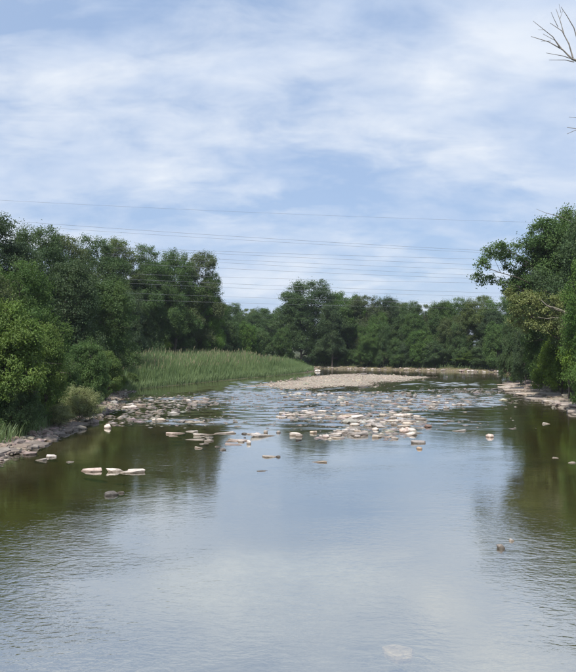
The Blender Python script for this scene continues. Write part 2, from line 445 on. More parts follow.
def foliage(rng, centers, radii, n_total, size, aspect=0.62, flat=0.95, sprays=11, spread=0.32, up=0.42):
    """leaves gathered in sprays around each clump centre"""
    wts = radii ** 2; cnt = np.maximum(8, (n_total * wts / wts.sum()).astype(int))
    PP, NN, TT = [], [], []
    for c, r, m in zip(centers, radii, cnt):
        k = max(4, int(rng.normal(sprays, 2)))
        dr = rng.normal(0, 1, (k, 3)); dr[:, 2] = dr[:, 2] * 0.8 + 0.35
        dr = unit(dr)
        sc = c + dr * r * rng.uniform(0.45, 1.05, k)[:, None] * (1, 1, flat)
        w = rng.integers(0, k, m)
        g = rng.normal(0, 1, (m, 3)) * r * spread * (1, 1, 0.8) * rng.uniform(0.6, 1.2, k)[w][:, None]
        p = sc[w] + g
        g_len = np.linalg.norm((p - c) / r, axis=1, keepdims=True)
        nn = unit((p - c) / r * 0.55 + np.array((0, 0, up)) + rng.normal(0, 0.48, (m, 3)))
        ct, st = rng.uniform(0.1, 0.75), rng.uniform(-0.15, 0.25, k)
        tint = np.clip(ct + st[w] + rng.normal(0, 0.14, m), 0, 1)
        PP.append(p); NN.append(nn); TT.append(np.stack([tint, rng.uniform(0, 1) * 0.6 + 0.4 * rng.uniform(0, 1, m), 0 * tint], 1))
    P_ = np.concatenate(PP); N_ = np.concatenate(NN); T_ = np.concatenate(TT)
    V, F = leaf_quads(rng, P_, N_, size, aspect)
    return V, F, np.repeat(T_, 4, axis=0)

def crown_clumps(rng, H, R, base, shape, n, rc, lop=0.3):
    """clump centres over a crown made of several rounded lobes with hollows between them"""
    lobes = []
    n_l = 9 if H > 9 else 7
    top_r = R * (0.40 if shape == 'oval' else 0.50)
    lobes.append((np.array((rng.normal(0, .08) * R, rng.normal(0, .08) * R, H - top_r * 1.1)), top_r))
    a0 = rng.uniform(0, 6.28)
    for i in range(n_l - 1):
        t_ = (i + rng.uniform(0.1, 0.9)) / (n_l - 1)
        if shape == 'round': prof = math.sqrt(max(0.0, 1 - (2 * t_ - 0.8) ** 2 / 1.6))
        elif shape == 'oval': prof = 0.55 + 0.45 * math.sin(math.pi * t_)
        elif shape == 'broad': prof = 0.55 + 0.5 * t_ if t_ < 0.8 else 0.9
        else: prof = 1.0 - 0.45 * t_
        rl = R * rng.uniform(0.36, 0.36 + 0.5 * lop)
        a = a0 + i * 2.4 + rng.uniform(-.4, .4)
        q_ = max(0.0, R * prof * rng.uniform(1 - lop, 1.05) - rl * 0.85)
        z = base * H + rl * 0.8 + (H * (1 - base) - rl * 1.9) * t_ * 0.92
        lobes.append((np.array((q_ * math.cos(a), q_ * math.sin(a), z)), rl))
    zs = 1.18 if H > 9 else 1.0
    out, rad, tries = [], [], 0
    w = np.array([r ** 2 for _, r in lobes]); w /= w.sum()
    while len(out) < n and tries < n * 80:
        tries += 1
        j = rng.choice(len(lobes), p=w); c0, rl = lobes[j]
        d_ = unit(rng.normal(0, 1, 3))
        if d_[2] < -0.55: continue
        c = c0 + d_ * (1, 1, zs) * rl * rng.uniform(0.62, 0.95)
        if c[2] < 0.25 or math.hypot(c[0], c[1]) > R * 1.08: continue
        if any(i != j and np.linalg.norm((c - cc) / (1, 1, zs)) < 0.62 * rr0 for i, (cc, rr0) in enumerate(lobes)): continue
        k = rc * rng.uniform(0.65, 1.3)
        if all(np.linalg.norm(c - o) > 0.42 * (k + kr) for o, kr in zip(out, rad)):
            out.append(c); rad.append(k)
    return np.array(out), np.array(rad)

def wood(rng, centers, radii, H, tr, lean=(0, 0), top=0.8, n_limb=26, sides=7):
    """tapered trunk and limbs that run out to the clumps"""
    tip = np.array((lean[0], lean[1], H * top))
    tp = bend(rng, np.array((0, 0, -0.4)), tip, 7, 0.018)
    rr = tr * np.linspace(1, 0.16, 7); rr[0] *= 1.25
    parts = [tube(tp, rr, sides)]
    order = rng.permutation(len(centers))[:n_limb]
    for i in order:
        c = centers[i]
        hz = np.clip(c[2] - 0.45 * math.hypot(c[0] - tip[0] * .5, c[1] - tip[1] * .5), 0.12 * H, H * top * 0.97)
        f = np.clip((hz + 0.4) / (H * top + 0.4), 0, 1) * 6
        k = min(int(f), 5); a = tp[k] * (1 - (f - k)) + tp[k + 1] * (f - k)
        r0 = tr * (1 - 0.84 * f / 6) * 0.5
        pp = bend(rng, a, c, 5, 0.03, 0.05)
        parts.append(tube(pp, np.linspace(r0, 0.025, 5), 5))
        for _ in range(3):
            e = c + rng.normal(0, 0.55, 3) * radii[i]
            parts.append(tube(bend(rng, pp[3], e, 3, 0.04), np.array((0.035, 0.022, 0.008)), 3))
    return join(parts)

def tree_proto(name, seed, H, R, base, shape, n, rc, leaves, size, mat, tr, aspect=0.62, lop=0.3, bark=BARK, top=0.8, lean=(0, 0), extra=None, **kw):
    rng = np.random.default_rng(seed)
    cen, rad = crown_clumps(rng, H, R, base, shape, n, rc, lop)
    if extra is not None:
        cen = np.concatenate([cen, extra[0]]); rad = np.concatenate([rad, extra[1]])
    V, F, T = foliage(rng, cen, rad, leaves, size, aspect, **kw)
    wv, wf = wood(rng, cen, rad, H, tr, lean, top, min(len(cen), 40))
    return dict(H=H, R=R, crown=np_mesh('crown', V, F, mat, T), trunk=np_mesh('trunk', wv, wf, bark, None, True))

# build each kind once; the copies share mesh data
KIND = {}
KIND['tall_a'] = tree_proto('t', 11, 18, 5.6, 0.08, 'oval', 120, 1.0, 56000, 0.185, LEAF_DARK, 0.34)
KIND['tall_b'] = tree_proto('t', 12, 17, 6.2, 0.06, 'round', 130, 1.05, 60000, 0.185, LEAF_DARK, 0.36, lop=0.34)
KIND['tall_c'] = tree_proto('t', 13, 19, 5.2, 0.10, 'oval', 115, 0.95, 52000, 0.18, LEAF_OLIVE, 0.32, lop=0.4)
KIND['mid_a'] = tree_proto('t', 21, 14, 6.0, 0.02, 'round', 130, 1.0, 56000, 0.185, LEAF_MID, 0.28)
KIND['mid_b'] = tree_proto('t', 22, 13, 4.8, 0.02, 'dome', 115, 0.9, 50000, 0.175, LEAF_DARK, 0.24, lop=0.35)
KIND['mid_c'] = tree_proto('t', 23, 15, 5.4, 0.03, 'broad', 120, 0.95, 52000, 0.18, LEAF_OLIVE, 0.28, lop=0.36)
KIND['low_a'] = tree_proto('t', 31, 6.5, 3.6, 0.01, 'dome', 85, 0.62, 36000, 0.135, LEAF_MID, 0.12, lop=0.4)
KIND['low_b'] = tree_proto('t', 32, 7.2, 3.4, 0.01, 'round', 85, 0.62, 36000, 0.145, LEAF_BRIGHT, 0.13, lop=0.42)
KIND['low_c'] = tree_proto('t', 33, 5.0, 3.0, 0.01, 'dome', 70, 0.55, 28000, 0.125, LEAF_DARK, 0.10, lop=0.4)
KIND['willow'] = tree_proto('t', 41, 3.4, 1.9, 0.02, 'dome', 42, 0.55, 16000, 0.16, LEAF_PALE, 0.05, 0.2, lop=0.3, up=0.2)
KIND['herb'] = tree_proto('t', 42, 1.5, 1.2, 0.01, 'dome', 22, 0.35, 4500, 0.12, LEAF_BRIGHT, 0.02, 0.45, lop=0.4)
KIND['herb_b'] = tree_proto('t', 43, 1.8, 1.3, 0.01, 'dome', 22, 0.38, 4500, 0.13, LEAF_MID, 0.02, 0.4, lop=0.4)

rnd = random.Random(77)
def plant(kind, name, loc, H, R, label, cat, group, rz=None):
    k = KIND[kind]
    root = bpy.data.objects.new(name, None)
    root.empty_display_size = 0.5
    root.location = loc
    root.rotation_euler = (0, 0, rnd.uniform(0, 6.28) if rz is None else rz)
    root.scale = (R / k['R'], R / k['R'], H / k['H'])
    C.objects.link(root)
    tag(root, label, cat, group)
    obj('trunk' if H > 4.5 else 'stems', k['trunk'], root)
    obj('crown' if H > 4.5 else 'foliage', k['crown'], root)
    return root
def plant_px(kind, name, px, top, d, wpx, label, cat, group, rz=None):
    x = (px - CX) / FPX * d
    z = ground_z(x, d)
    H = CAM_H + (HORIZON - top) / FPX * d - z
    return plant(kind, name, (x, d, z - 0.05), H, wpx * 0.5 / FPX * d, label, cat, group, rz)

ORD = ['first', 'second', 'third', 'fourth', 'fifth', 'sixth', 'seventh', 'eighth', 'ninth', 'tenth', 'eleventh', 'twelfth', 'thirteenth', 'fourteenth', 'fifteenth', 'sixteenth', 'seventeenth']
# wood on the reed side, near end: tall trees behind the bank bushes
G1 = 'tall trees of the wood behind the bank bushes on the reed side'
for kind, px, top, d, w in [('tall_b', -62, 205, 58, 135), ('tall_a', -5, 214, 60, 125), ('tall_b', 40, 228, 68, 110), ('tall_c', 70, 236, 76, 85),
                            ('tall_a', 98, 238, 86, 85), ('mid_b', 66, 262, 64, 90), ('mid_b', 105, 282, 70, 80), ('mid_a', 20, 262, 54, 95),
                            ('mid_c', -40, 250, 48, 110), ('mid_b', 128, 292, 104, 50), ('mid_a', -120, 230, 48, 140)]:
    lab = {-5: 'tallest dark tree of the wood, directly behind the brightest bank bush', 40: 'tall dark tree next to the tallest tree of the wood, nearer the reeds',
           70: 'tall tree of the wood, second from the tallest towards the reeds', 98: 'tall tree of the wood, third from the tallest towards the reeds',
           66: 'dense lower tree between the pale willow shrub and the tall wood', 105: 'dense lower tree of the wood behind the bush at the ledge end',
           20: 'rounded mid height tree between the brightest bush and the tall wood', 128: 'low dense tree of the wood next to the start of the reeds'}.get(px if px != 66 else 66, 'tall dark tree of the wood standing away from the river and reeds')
    plant_px(kind, 'broadleaf_tree', px, top, d, w, lab, 'tree', G1)
G2 = 'tall trees standing behind the reed bed'
L2 = 'tall dark tree standing behind the reed bed under the power lines'
for kind, px, top, d, w in [('tall_c', 122, 240, 112, 66), ('tall_a', 148, 246, 116, 66), ('tall_b', 175, 251, 118, 66), ('tall_c', 196, 252, 122, 58),
                            ('mid_a', 206, 272, 124, 50), ('tall_a', 160, 262, 128, 70)]:
    o2 = [196, 206, 175, 160, 148, 122].index(px)
    plant_px(kind, 'broadleaf_tree', px, top, d, w, 'tall dark tree behind the reed bed, %s from the dip in the skyline' % ORD[[1, 0, 2, 3, 4, 5][o2]], 'tree', G2)
G3 = 'lower trees along the back edge of the reeds'
L3 = 'lower bushy tree right along the back edge of the reeds'
for kind, px, top, d, w in [('mid_b', 140, 284, 114, 50), ('mid_a', 168, 296, 122, 46), ('mid_c', 192, 290, 128, 44), ('mid_b', 212, 302, 134, 40),
                            ('low_b', 155, 326, 116, 40), ('low_a', 182, 322, 124, 42), ('low_b', 205, 324, 130, 40), ('low_a', 228, 318, 138, 38),
                            ('mid_b', 222, 305, 140, 40), ('low_a', 246, 322, 144, 36), ('low_c', 262, 328, 147, 34), ('low_a', 283, 326, 150, 30)]:
    o3 = sorted([140, 168, 192, 212, 155, 182, 205, 228, 222, 246, 262, 283]).index(px)
    plant_px(kind, 'bushy_tree', px, top, d, w, '%s bushy tree along the back of the reeds from their near end' % ('bright' if kind == 'low_b' else ORD[o3]) if kind != 'low_b' else 'small bright bushy tree behind the reeds, %s along from their near end' % ORD[o3], 'tree', G3)
G4 = 'far trees in the dip of the skyline'
L4 = 'distant tree in the low dip of the skyline beyond the reeds'
for kind, px, top, d, w in [('mid_a', 228, 303, 185, 44), ('mid_c', 248, 308, 195, 42), ('mid_b', 266, 309, 190, 42), ('mid_a', 240, 312, 170, 40), ('mid_b', 258, 314, 168, 36), ('mid_a', 278, 306, 200, 40)]:
    plant_px(kind, 'distant_tree', px, top, d, w, '%s distant tree across the skyline dip, counted from the domed tree' % ORD[sorted([228, 248, 266, 240, 258, 278], reverse=True).index(px)], 'tree', G4)
G5 = 'trees in the line along the far bank'
count5 = dict(main=0, low=0, back=0)
L5 = 'rounded green tree in the line along the far bank behind the gravel bar'
big = plant_px('tall_b', 'broadleaf_tree', 313, 281, 156, 98, 'broad domed tree, the tallest in the line along the far bank', 'tree', None, 1.0)
for kind, px, top, d, w in [('mid_b', 300, 296, 152, 44), ('mid_a', 345, 291, 155, 60), ('mid_c', 366, 295, 152, 54), ('mid_b', 388, 299, 151, 46),
                            ('mid_a', 406, 301, 150, 48), ('mid_c', 424, 304, 152, 46), ('mid_b', 442, 303, 146, 46), ('mid_a', 460, 298, 143, 52),
                            ('mid_c', 480, 295, 141, 54), ('mid_a', 500, 297, 138, 54), ('mid_b', 522, 296, 137, 54), ('mid_a', 548, 300, 136, 50),
                            ('mid_b', 332, 306, 149, 40), ('mid_a', 376, 312, 147, 42), ('mid_b', 416, 315, 144, 40), ('mid_c', 455, 315, 140, 44), ('mid_b', 495, 312, 135, 44),
                            ('mid_c', 575, 300, 138, 56), ('mid_a', 606, 298, 140, 60), ('mid_b', 350, 300, 170, 60), ('mid_c', 398, 302, 172, 60), ('mid_a', 436, 303, 170, 60), ('mid_b', 530, 300, 160, 60)]:
    row = 'back' if d >= 160 or (px, d) == (530, 160) else 'low' if (px in (332, 376, 416, 455, 495)) else 'main'
    count5[row] += 1
    lab = {'main': '%s tree from the domed tree in the line along the far bank', 'low': '%s lower tree in front of the far bank line, counted from the domed tree',
           'back': '%s tree in the row behind the far bank line, counted from the domed tree'}[row] % ORD[count5[row] - 1]
    plant_px(kind, 'broadleaf_tree', px, top, d, w, lab, 'tree', G5)
G6 = 'bushes overhanging the far bank'
L6 = 'low leafy bush overhanging the stony far bank behind the gravel bar'
for i in range(17):
    px = 322 + i * 14.5 + rnd.uniform(-4, 4)
    t_ = np.interp((px - CX) / FPX, [0.04, 0.14, 0.30, 0.5], [150, 142.5, 127.5, 121])
    plant_px(rnd.choice(['low_a', 'low_b', 'low_c']), 'bank_bush', px, rnd.choice([rnd.uniform(318, 332), rnd.uniform(332, 350)]), t_ + rnd.uniform(1.6, 4.5), rnd.uniform(22, 46), '%s low bush overhanging the far bank, counted from the reeds' % ORD[i], 'bush', G6)

# near bushes on the reed-side bank
B1 = 'bushes crowding the bank short of the reeds'
for kind, name, px, top, d, w, lab in [
        ('low_b', 'bank_bush', 6, 298, 37, 112, 'bright green bush with sunlit top leaves at the near end of the stone ledge'),
        ('low_b', 'bank_bush', 44, 322, 41, 62, 'bright green bush with arching top beside the tall dark wood'),
        ('low_a', 'bank_bush', -45, 320, 35, 100, 'leafy bush on the bank beside the brightest bush'),
        ('low_a', 'bank_bush', 88, 338, 50, 62, 'rounded mid green bush above the stone ledge and the pale willow shrub'),
        ('low_b', 'bank_bush', 106, 350, 60, 46, 'bright leafy bush where the stone ledge ends at the stone field'),
        ('low_c', 'bank_bush', 62, 352, 47, 58, 'dark bush tucked behind the pale willow shrub'),
        ('low_c', 'bank_bush', 22, 372, 37, 58, 'dark low bush at the foot of the bright sunlit bush'),
        ('low_b', 'bank_bush', 114, 366, 72, 30, 'bright bush beside the near end of the reed bed')]:
    plant_px(kind, name, px, top, d, w, lab, 'bush', B1)
plant_px('willow', 'willow_shrub', 79, 384, 45, 46, 'pale feathery willow shrub on the bank above the stone ledge', 'shrub', None)
plant_px('willow', 'willow_shrub', 60, 402, 41.5, 34, 'small pale shrub beside the larger feathery willow shrub', 'shrub', None)
HB = 'leafy weeds at the water edge short of the reeds'
for px, py, k in [(8, 442, 'herb_b'), (24, 440, 'herb'), (42, 433, 'herb_b'), (96, 408, 'herb'), (108, 401, 'herb_b'), (118, 396, 'herb'), (128, 391, 'herb_b'), (138, 389, 'herb'),
                  (52, 428, 'herb'), (-8, 448, 'herb_b'), (148, 386, 'herb'), (112, 396, 'herb')]:
    p = P(px, py); p[0] -= 0.7
    z = ground_z(p[0], p[1])
    plant(k, 'leafy_weed', (p[0], p[1], z - 0.03), rnd.uniform(1.0, 1.7), rnd.uniform(0.9, 1.3), 'low %s weed on the bank edge, %s' % ('bright green' if k == 'herb' else 'dull green', 'below the brightest bush' if px < 60 else 'between the willow shrub and the reeds'), 'weed', HB)

# trees on the rock-shelf bank
def px_clumps(base, items, d0):
    base = np.array(base)
    return (np.array([Q(x, y + (7 if y < 290 else 0), d0 + dd) - base for x, y, r, dd in items]), np.array([r / FPX * (d0 + dd) for x, y, r, dd in items]))
bx, bd = 27.0, 71.0
base = (bx, bd, ground_z(bx, bd) - 0.05)
over = [(486, 248, 10, 0), (498, 240, 9, -1), (512, 243, 10, 0), (484, 260, 8, -1), (480, 270, 8, 0), (490, 273, 7, 1), (503, 252, 7, 1), (508, 262, 7, 0),
        (503, 279, 8, 0), (512, 283, 9, 1), (519, 256, 8, 0), (524, 268, 11, 1), (530, 281, 12, 0), (536, 255, 13, 1), (541, 270, 14, -1), (534, 238, 12, 0), (546, 240, 14, 1),
        (540, 224, 10, 0), (552, 222, 13, -1), (560, 236, 14, -2), (565, 216, 12, 0), (574, 212, 14, 0), (570, 230, 14, -3), (556, 256, 14, -2), (566, 250, 14, -3), (548, 287, 13, -1)]
KIND['overhang'] = tree_proto('t', 51, 17.5, 4.6, 0.25, 'round', 46, 1.2, 52000, 0.21, LEAF_MID, 0.36, extra=px_clumps(base, over, bd), lean=(-0.6, 0), lop=0.3, sprays=9, spread=0.3)
ot = plant('overhang', 'overhanging_tree', base, 17.5, 4.6, 'tall tree reaching a lacy limb out over the river above the rock shelf', 'tree', None, 0.0)
tw = join([tube(np.array([Q(572, 222, 70), Q(558, 216, 70), Q(546, 213, 70.2), Q(536, 209, 70.4)]) - np.array(base), np.array((.05, .035, .025, .012)), 5)])
obj('bare_twig', np_mesh('bare_twig', *tw, DEADWOOD, None, True), ot)
bx2, bd2 = 25.0, 62.0
base2 = (bx2, bd2, ground_z(bx2, bd2) - 0.05)
yel = [(509, 296, 7, 1), (519, 301, 8, 0), (514, 309, 7, 0), (528, 296, 7, 0), (531, 305, 8, 0), (523, 313, 8, 0), (540, 300, 8, 0), (517, 321, 7, 1), (544, 312, 8, 0), (536, 320, 8, 1),
       (552, 303, 8, -1), (560, 298, 9, 0), (528, 328, 8, 0), (556, 318, 8, 1), (548, 328, 8, 0)]
KIND['yellowing'] = tree_proto('t', 52, 8.2, 2.2, 0.35, 'round', 12, 0.6, 10500, 0.18, LEAF_YELLOW, 0.14, extra=px_clumps(base2, yel, bd2), lop=0.3, sprays=8, spread=0.32)
yt = plant('yellowing', 'yellowing_tree', base2, 8.2, 2.2, 'small tree with yellowing leaves and a bare pale limb above the rock shelf', 'tree', None, 0.0)
rng = np.random.default_rng(9)
bare = join([tube(bend(rng, np.array(Q(606, 330, 57)) - base2, np.array(Q(547, 306, 56)) - base2, 6, 0.02), np.linspace(0.15, 0.07, 6)),
             tube(bend(rng, np.array(Q(568, 317, 56.3)) - base2, np.array(Q(541, 300, 56)) - base2, 5, 0.03), np.linspace(0.07, 0.03, 5)),
             tube(bend(rng, np.array(Q(574, 320, 56.4)) - base2, np.array(Q(538, 317, 56.5)) - base2, 5, 0.03), np.linspace(0.04, 0.012, 5))])
obj('bare_limb', np_mesh('bare_limb', *bare, DRYWOOD, None, True), yt)['label'] = 'bare pale dead limb'

G7 = 'trees of the wood above the rock shelf'
L7 = 'tall tree in the wood behind the rock shelf'
for kind, px, top, d, w in [('tall_b', 590, 212, 64, 110), ('tall_c', 618, 204, 54, 110), ('tall_a', 566, 230, 80, 84), ('mid_a', 556, 262, 84, 84), ('mid_b', 540, 285, 90, 64), ('tall_a', 660, 190, 50, 120), ('mid_b', 524, 305, 96, 44), ('mid_a', 600, 250, 50, 90)]:
    lab = {590: 'tall dark tree beside the overhanging tree, on its bank side', 566: 'tall tree directly behind the overhanging tree', 556: 'rounded lower tree behind the overhanging tree',
           540: 'dense low tree between the overhanging tree and the shelf tip', 524: 'dense low tree at the tip of the rock shelf', 600: 'rounded tree above the tall bright bush by the yellowing tree'}.get(px, 'tall tree of the shelf bank wood beyond the dark tree beside the overhanging tree')
    plant_px(kind, 'broadleaf_tree', px, top, d, w, lab, 'tree', G7)
G8 = 'bushes along the rock shelf'
for kind, px, top, d, w, lab in [
        ('low_c', 513, 318, 91, 36, 'dark bush at the far tip of the rock shelf where the river turns'),
        ('low_c', 526, 322, 83, 40, 'dark bush overhanging the back of the rock shelf near its tip'),
        ('low_a', 541, 318, 75, 50, 'dense leafy bush behind the middle of the rock shelf'),
        ('low_b', 562, 318, 66, 60, 'bright green bush behind the near half of the rock shelf'),
        ('low_b', 588, 316, 60, 62, 'tall bright green bush beside the yellowing tree'),
        ('low_a', 608, 322, 55, 70, 'leafy bush above the near end of the rock shelf'),
        ('low_b', 640, 320, 49, 80, 'bright bush on the bank beyond the near end of the rock shelf'),
        ('low_a', 552, 338, 71, 42, 'low leafy bush in front of the dense bush on the rock shelf')]:
    plant_px(kind, 'bank_bush', px, top, d, w, lab, 'bush', G8)
HB2 = 'leafy weeds along the back of the rock shelf'
for px, py in [(516, 381), (528, 384), (540, 387), (552, 391), (563, 395), (575, 399), (546, 389), (570, 396), (508, 379)]:
    p = P(px, py); p[0] += 1.2
    z = ground_z(p[0], p[1])
    plant(rnd.choice(['herb', 'herb_b']), 'leafy_weed', (p[0], p[1], z - 0.03), rnd.uniform(1.1, 1.9), rnd.uniform(1.0, 1.5), 'low leafy weed along the back of the rock shelf', 'weed', HB2)

# the bare dead tree whose twigs reach into the picture
dd = 40.0
dbase = np.array((25.5, 41.0, ground_z(25.5, 41.0) - 0.3))
rng = np.random.default_rng(3)
hub = Q(581, 62, dd); fork = np.array((24.3, 40.8, 15.0)); topk = np.array((23.2, 40.4, 21.0))
tr_ = [tube(bend(rng, dbase, fork, 6, 0.012), np.linspace(0.36, 0.24, 6), 8), tube(bend(rng, fork, topk, 5, 0.02), np.linspace(0.24, 0.10, 5), 7),
       tube(bend(rng, topk, np.array((22.6, 40.5, 25.5)), 5, 0.03), np.linspace(0.10, 0.02, 5), 6)]
dead = bpy.data.objects.new('dead_tree', None); dead.location = dbase; C.objects.link(dead)
tag(dead, 'bare dead tree spreading leafless twigs against the sky above the rock shelf bank', 'tree')
v, f = join(tr_)
obj('trunk', np_mesh('trunk', v - dbase, f, DEADWOOD, None, True), dead)
def limb(pts_list, r0s):
    ps = []
    for pts, (r0, r1) in zip(pts_list, r0s):
        ps.append(tube(np.array(pts), np.linspace(r0, r1, len(pts)) * 1.4, 5))
    v_, f_ = join(ps)
    obj('limb', np_mesh('limb', v_ - dbase, f_, DEADWOOD, None, True), dead)
q = lambda x, y, o=0.0: Q(x, y, dd + o)
limb([[topk * 0.9 + fork * 0.1, (topk + hub) / 2 + (0, 0, 0.25), hub, q(572, 59)],
      [q(572, 59), q(563, 50, .1), q(549, 42, .2), q(531, 36.5, .3)],
      [q(560, 48, .1), q(553, 37, -.1), q(543, 29, -.2), q(533, 21, -.3)],
      [q(562, 49, .1), q(556, 41, .3), q(543, 34, .4)],
      [q(573, 58), q(569, 44, .2), q(562, 31, .3), q(550, 23, .4)],
      [q(564, 34, .3), q(560, 20, .4), q(556, 9, .5)],
      [q(558, 27, .3), q(554, 19, .1), q(551, 12, 0)],
      [q(578, 42, -.2), q(574, 28, -.2), q(567, 16, -.3), q(561, 7, -.4)],
      [hub, q(580, 52, -.1), q(578, 42, -.2)],
      [q(572, 59), q(563, 56, -.2), q(546, 53, -.4)],
      [q(574, 62), q(565, 60, -.3), q(549, 60, -.5)],
      [q(561, 13, -.4), q(559, 4, -.5)], [q(551, 41, .2), q(541, 41.5, .2)], [q(560, 19, .4), q(563, 10, .4)], [q(545, 30, -.2), q(538, 30, -.2)]],
     [(0.10, 0.045), (0.036, 0.010), (0.022, 0.008), (0.018, 0.008), (0.034, 0.010), (0.020, 0.008), (0.014, 0.007), (0.026, 0.009), (0.035, 0.026), (0.022, 0.008), (0.022, 0.008), (.009, .006), (.01, .006), (.01, .006), (.01, .006)])
limb([[fork * 0.4 + topk * 0.6, q(600, 136), q(584, 131)], [q(584, 131), q(576, 128.5), q(567, 127.5)], [q(584, 131), q(576, 130), q(567, 134)], [q(590, 130), q(578, 118), q(569, 117)]],
     [(0.08, 0.03), (0.022, 0.009), (0.018, 0.008), (0.02, 0.008)])
limb([[fork, fork + (1.5, -1.5, 3.0), fork + (3.5, -2.5, 5.0)]], [(0.14, 0.03)])

# ------------------------------------------------------------------ reeds, grass and undergrowth
def blades(rng, xy, z0, h, w, lean, mat, name, tint0=0.5, bendy=0.25):
    n = len(xy)
    a = rng.uniform(0, 2 * math.pi, n); la = rng.normal(0.6, 1.0, n)
    side = np.stack([np.cos(a), np.sin(a), 0 * a], 1)
    ld = np.stack([np.cos(la), np.sin(la), 0 * la], 1) * (lean * rng.uniform(0.2, 1.4, n))[:, None]
    b = np.stack([xy[:, 0], xy[:, 1], z0], 1)
    hh = h[:, None]; up = np.array((0, 0, 1.0))
    m1 = b + up * hh * 0.55 + ld * hh * bendy
    tp = b + up * hh * rng.uniform(0.92, 1.0, n)[:, None] + ld * hh
    ww = (w * rng.uniform(0.6, 1.3, n))[:, None] * side
    V = np.stack([b - ww * 0.4, b + ww * 0.4, m1 + ww * 0.5, m1 - ww * 0.5, tp + ww * 0.06, tp - ww * 0.06], 1).reshape(-1, 3)
    i = np.arange(n)[:, None] * 6
    F = np.concatenate([i + (0, 1, 2, 3), i + (3, 2, 4, 5)])
    t_ = np.clip(tint0 + rng.normal(0, 0.2, n), 0, 1)
    T = np.repeat(np.stack([t_, rng.uniform(0, 1, n), 0 * t_], 1), 6, axis=0)
    return np_mesh(name, V, F, mat, T), tp
REEDS = np.array([(-17.2, 76), (-16.6, 81), (-12, 92.6), (-6.8, 104.5), (-1.8, 115.5), (2.2, 125.5), (4.8, 136), (0, 141), (-8, 133), (-16, 122), (-22, 108), (-24.5, 94), (-22, 82)], float)
rng = np.random.default_rng(21)
def scatter(poly, n, edge_bias=None):
    lo, hi = poly.min(0) - 1, poly.max(0) + 1
    pts = rng.uniform(lo, hi, (n, 2))
    s = signed(poly, pts[:, 0], pts[:, 1])
    return pts[s > 0], s[s > 0]
pts, s = scatter(REEDS, 90000)
rs = signed(RIVER, pts[:, 0], pts[:, 1])
keep = (rng.uniform(0, 1, len(pts)) < np.where(-rs < 6, 1.0, 0.45))
pts, rs = pts[keep], rs[keep]
hz = height(pts[:, 0], pts[:, 1])[0]
hh = (0.95 + 1.65 * smooth(0.5, 3.5, -rs)) * rng.uniform(0.86, 1.06, len(pts)) * (1 + 0.22 * wob(pts[:, 0] * 2, pts[:, 1] * 2))
hh *= 1 - 0.45 * smooth(112, 136, pts[:, 1])
me, tips = blades(rng, pts, hz - 0.03, hh, np.full(len(pts), 0.055), 0.18, REED, 'reed_bed', 0.42 + 0.35 * wob(pts[:, 0] * 1.6, pts[:, 1] * 1.6))
rb = tag(obj('reed_bed', me), 'tall green reeds filling the bank where the river bends', 'reeds', kind='stuff')
sel = (rng.uniform(0, 1, len(pts)) < 0.10) & (hh > 1.9)
pm, _ = blades(rng, tips[sel][:, :2] - 0.02, tips[sel][:, 2] - 0.30, np.full(sel.sum(), 0.5), np.full(sel.sum(), 0.075), 0.35, PLUME, 'seed_heads', 0.5)
po = obj('seed_heads', pm, rb); po['kind'] = 'stuff'
# grass along the water edges
def edge_band(n, sel_fn, lo, hi):
    out = []
    while sum(map(len, out)) < n:
        p = rng.uniform((-40, 20), (75, 165), (60000, 2))
        s_ = signed(RIVER, p[:, 0], p[:, 1])
        m = (s_ < -lo) & (s_ > -hi) & sel_fn(p[:, 0], p[:, 1])
        out.append(p[m])
    return np.concatenate(out)[:n]
gp = np.concatenate([edge_band(9000, lambda x, y: (x < -9) & (y < 76) & (x > -22), 1.1, 3.6), edge_band(7000, lambda x, y: (x < 5) & (y > 74) & (y < 140), 0.1, 1.8),
                     edge_band(5000, lambda x, y: (x > 15) & (y < 103) & (y > 30) & (x < 40), 5.0, 8.0), edge_band(1800, lambda x, y: (y > 110) & (x > 3), 2.0, 4.5)])
gz = height(gp[:, 0], gp[:, 1])[0]
gm, _ = blades(rng, gp, gz - 0.03, rng.uniform(0.35, 1.0, len(gp)), np.full(len(gp), 0.045), 0.4, REED, 'bank_grass', 0.6)
tag(obj('bank_grass', gm), 'rough grass growing along the river banks', 'grass', kind='stuff')
up_ = np.concatenate([edge_band(420, lambda x, y: (x < -9) & (y < 78), 3.0, 14.0), edge_band(260, lambda x, y: (x > 15) & (y < 103) & (y > 20), 6.0, 16.0), edge_band(420, lambda x, y: (y > 110) & (x > -4), 2.5, 12.0), edge_band(200, lambda x, y: (x < 5) & (y > 95), 14.0, 26.0)])
uz = height(up_[:, 0], up_[:, 1])[0]
ur = rng.uniform(0.5, 1.1, len(up_))
V, F, T = foliage(rng, np.stack([up_[:, 0], up_[:, 1], uz + ur * 0.5], 1), ur, 60000, 0.19)
tag(obj('undergrowth', np_mesh('undergrowth', V, F, LEAF_MID, T)), 'tangled leafy undergrowth covering the banks beneath the trees', 'undergrowth', kind='stuff')

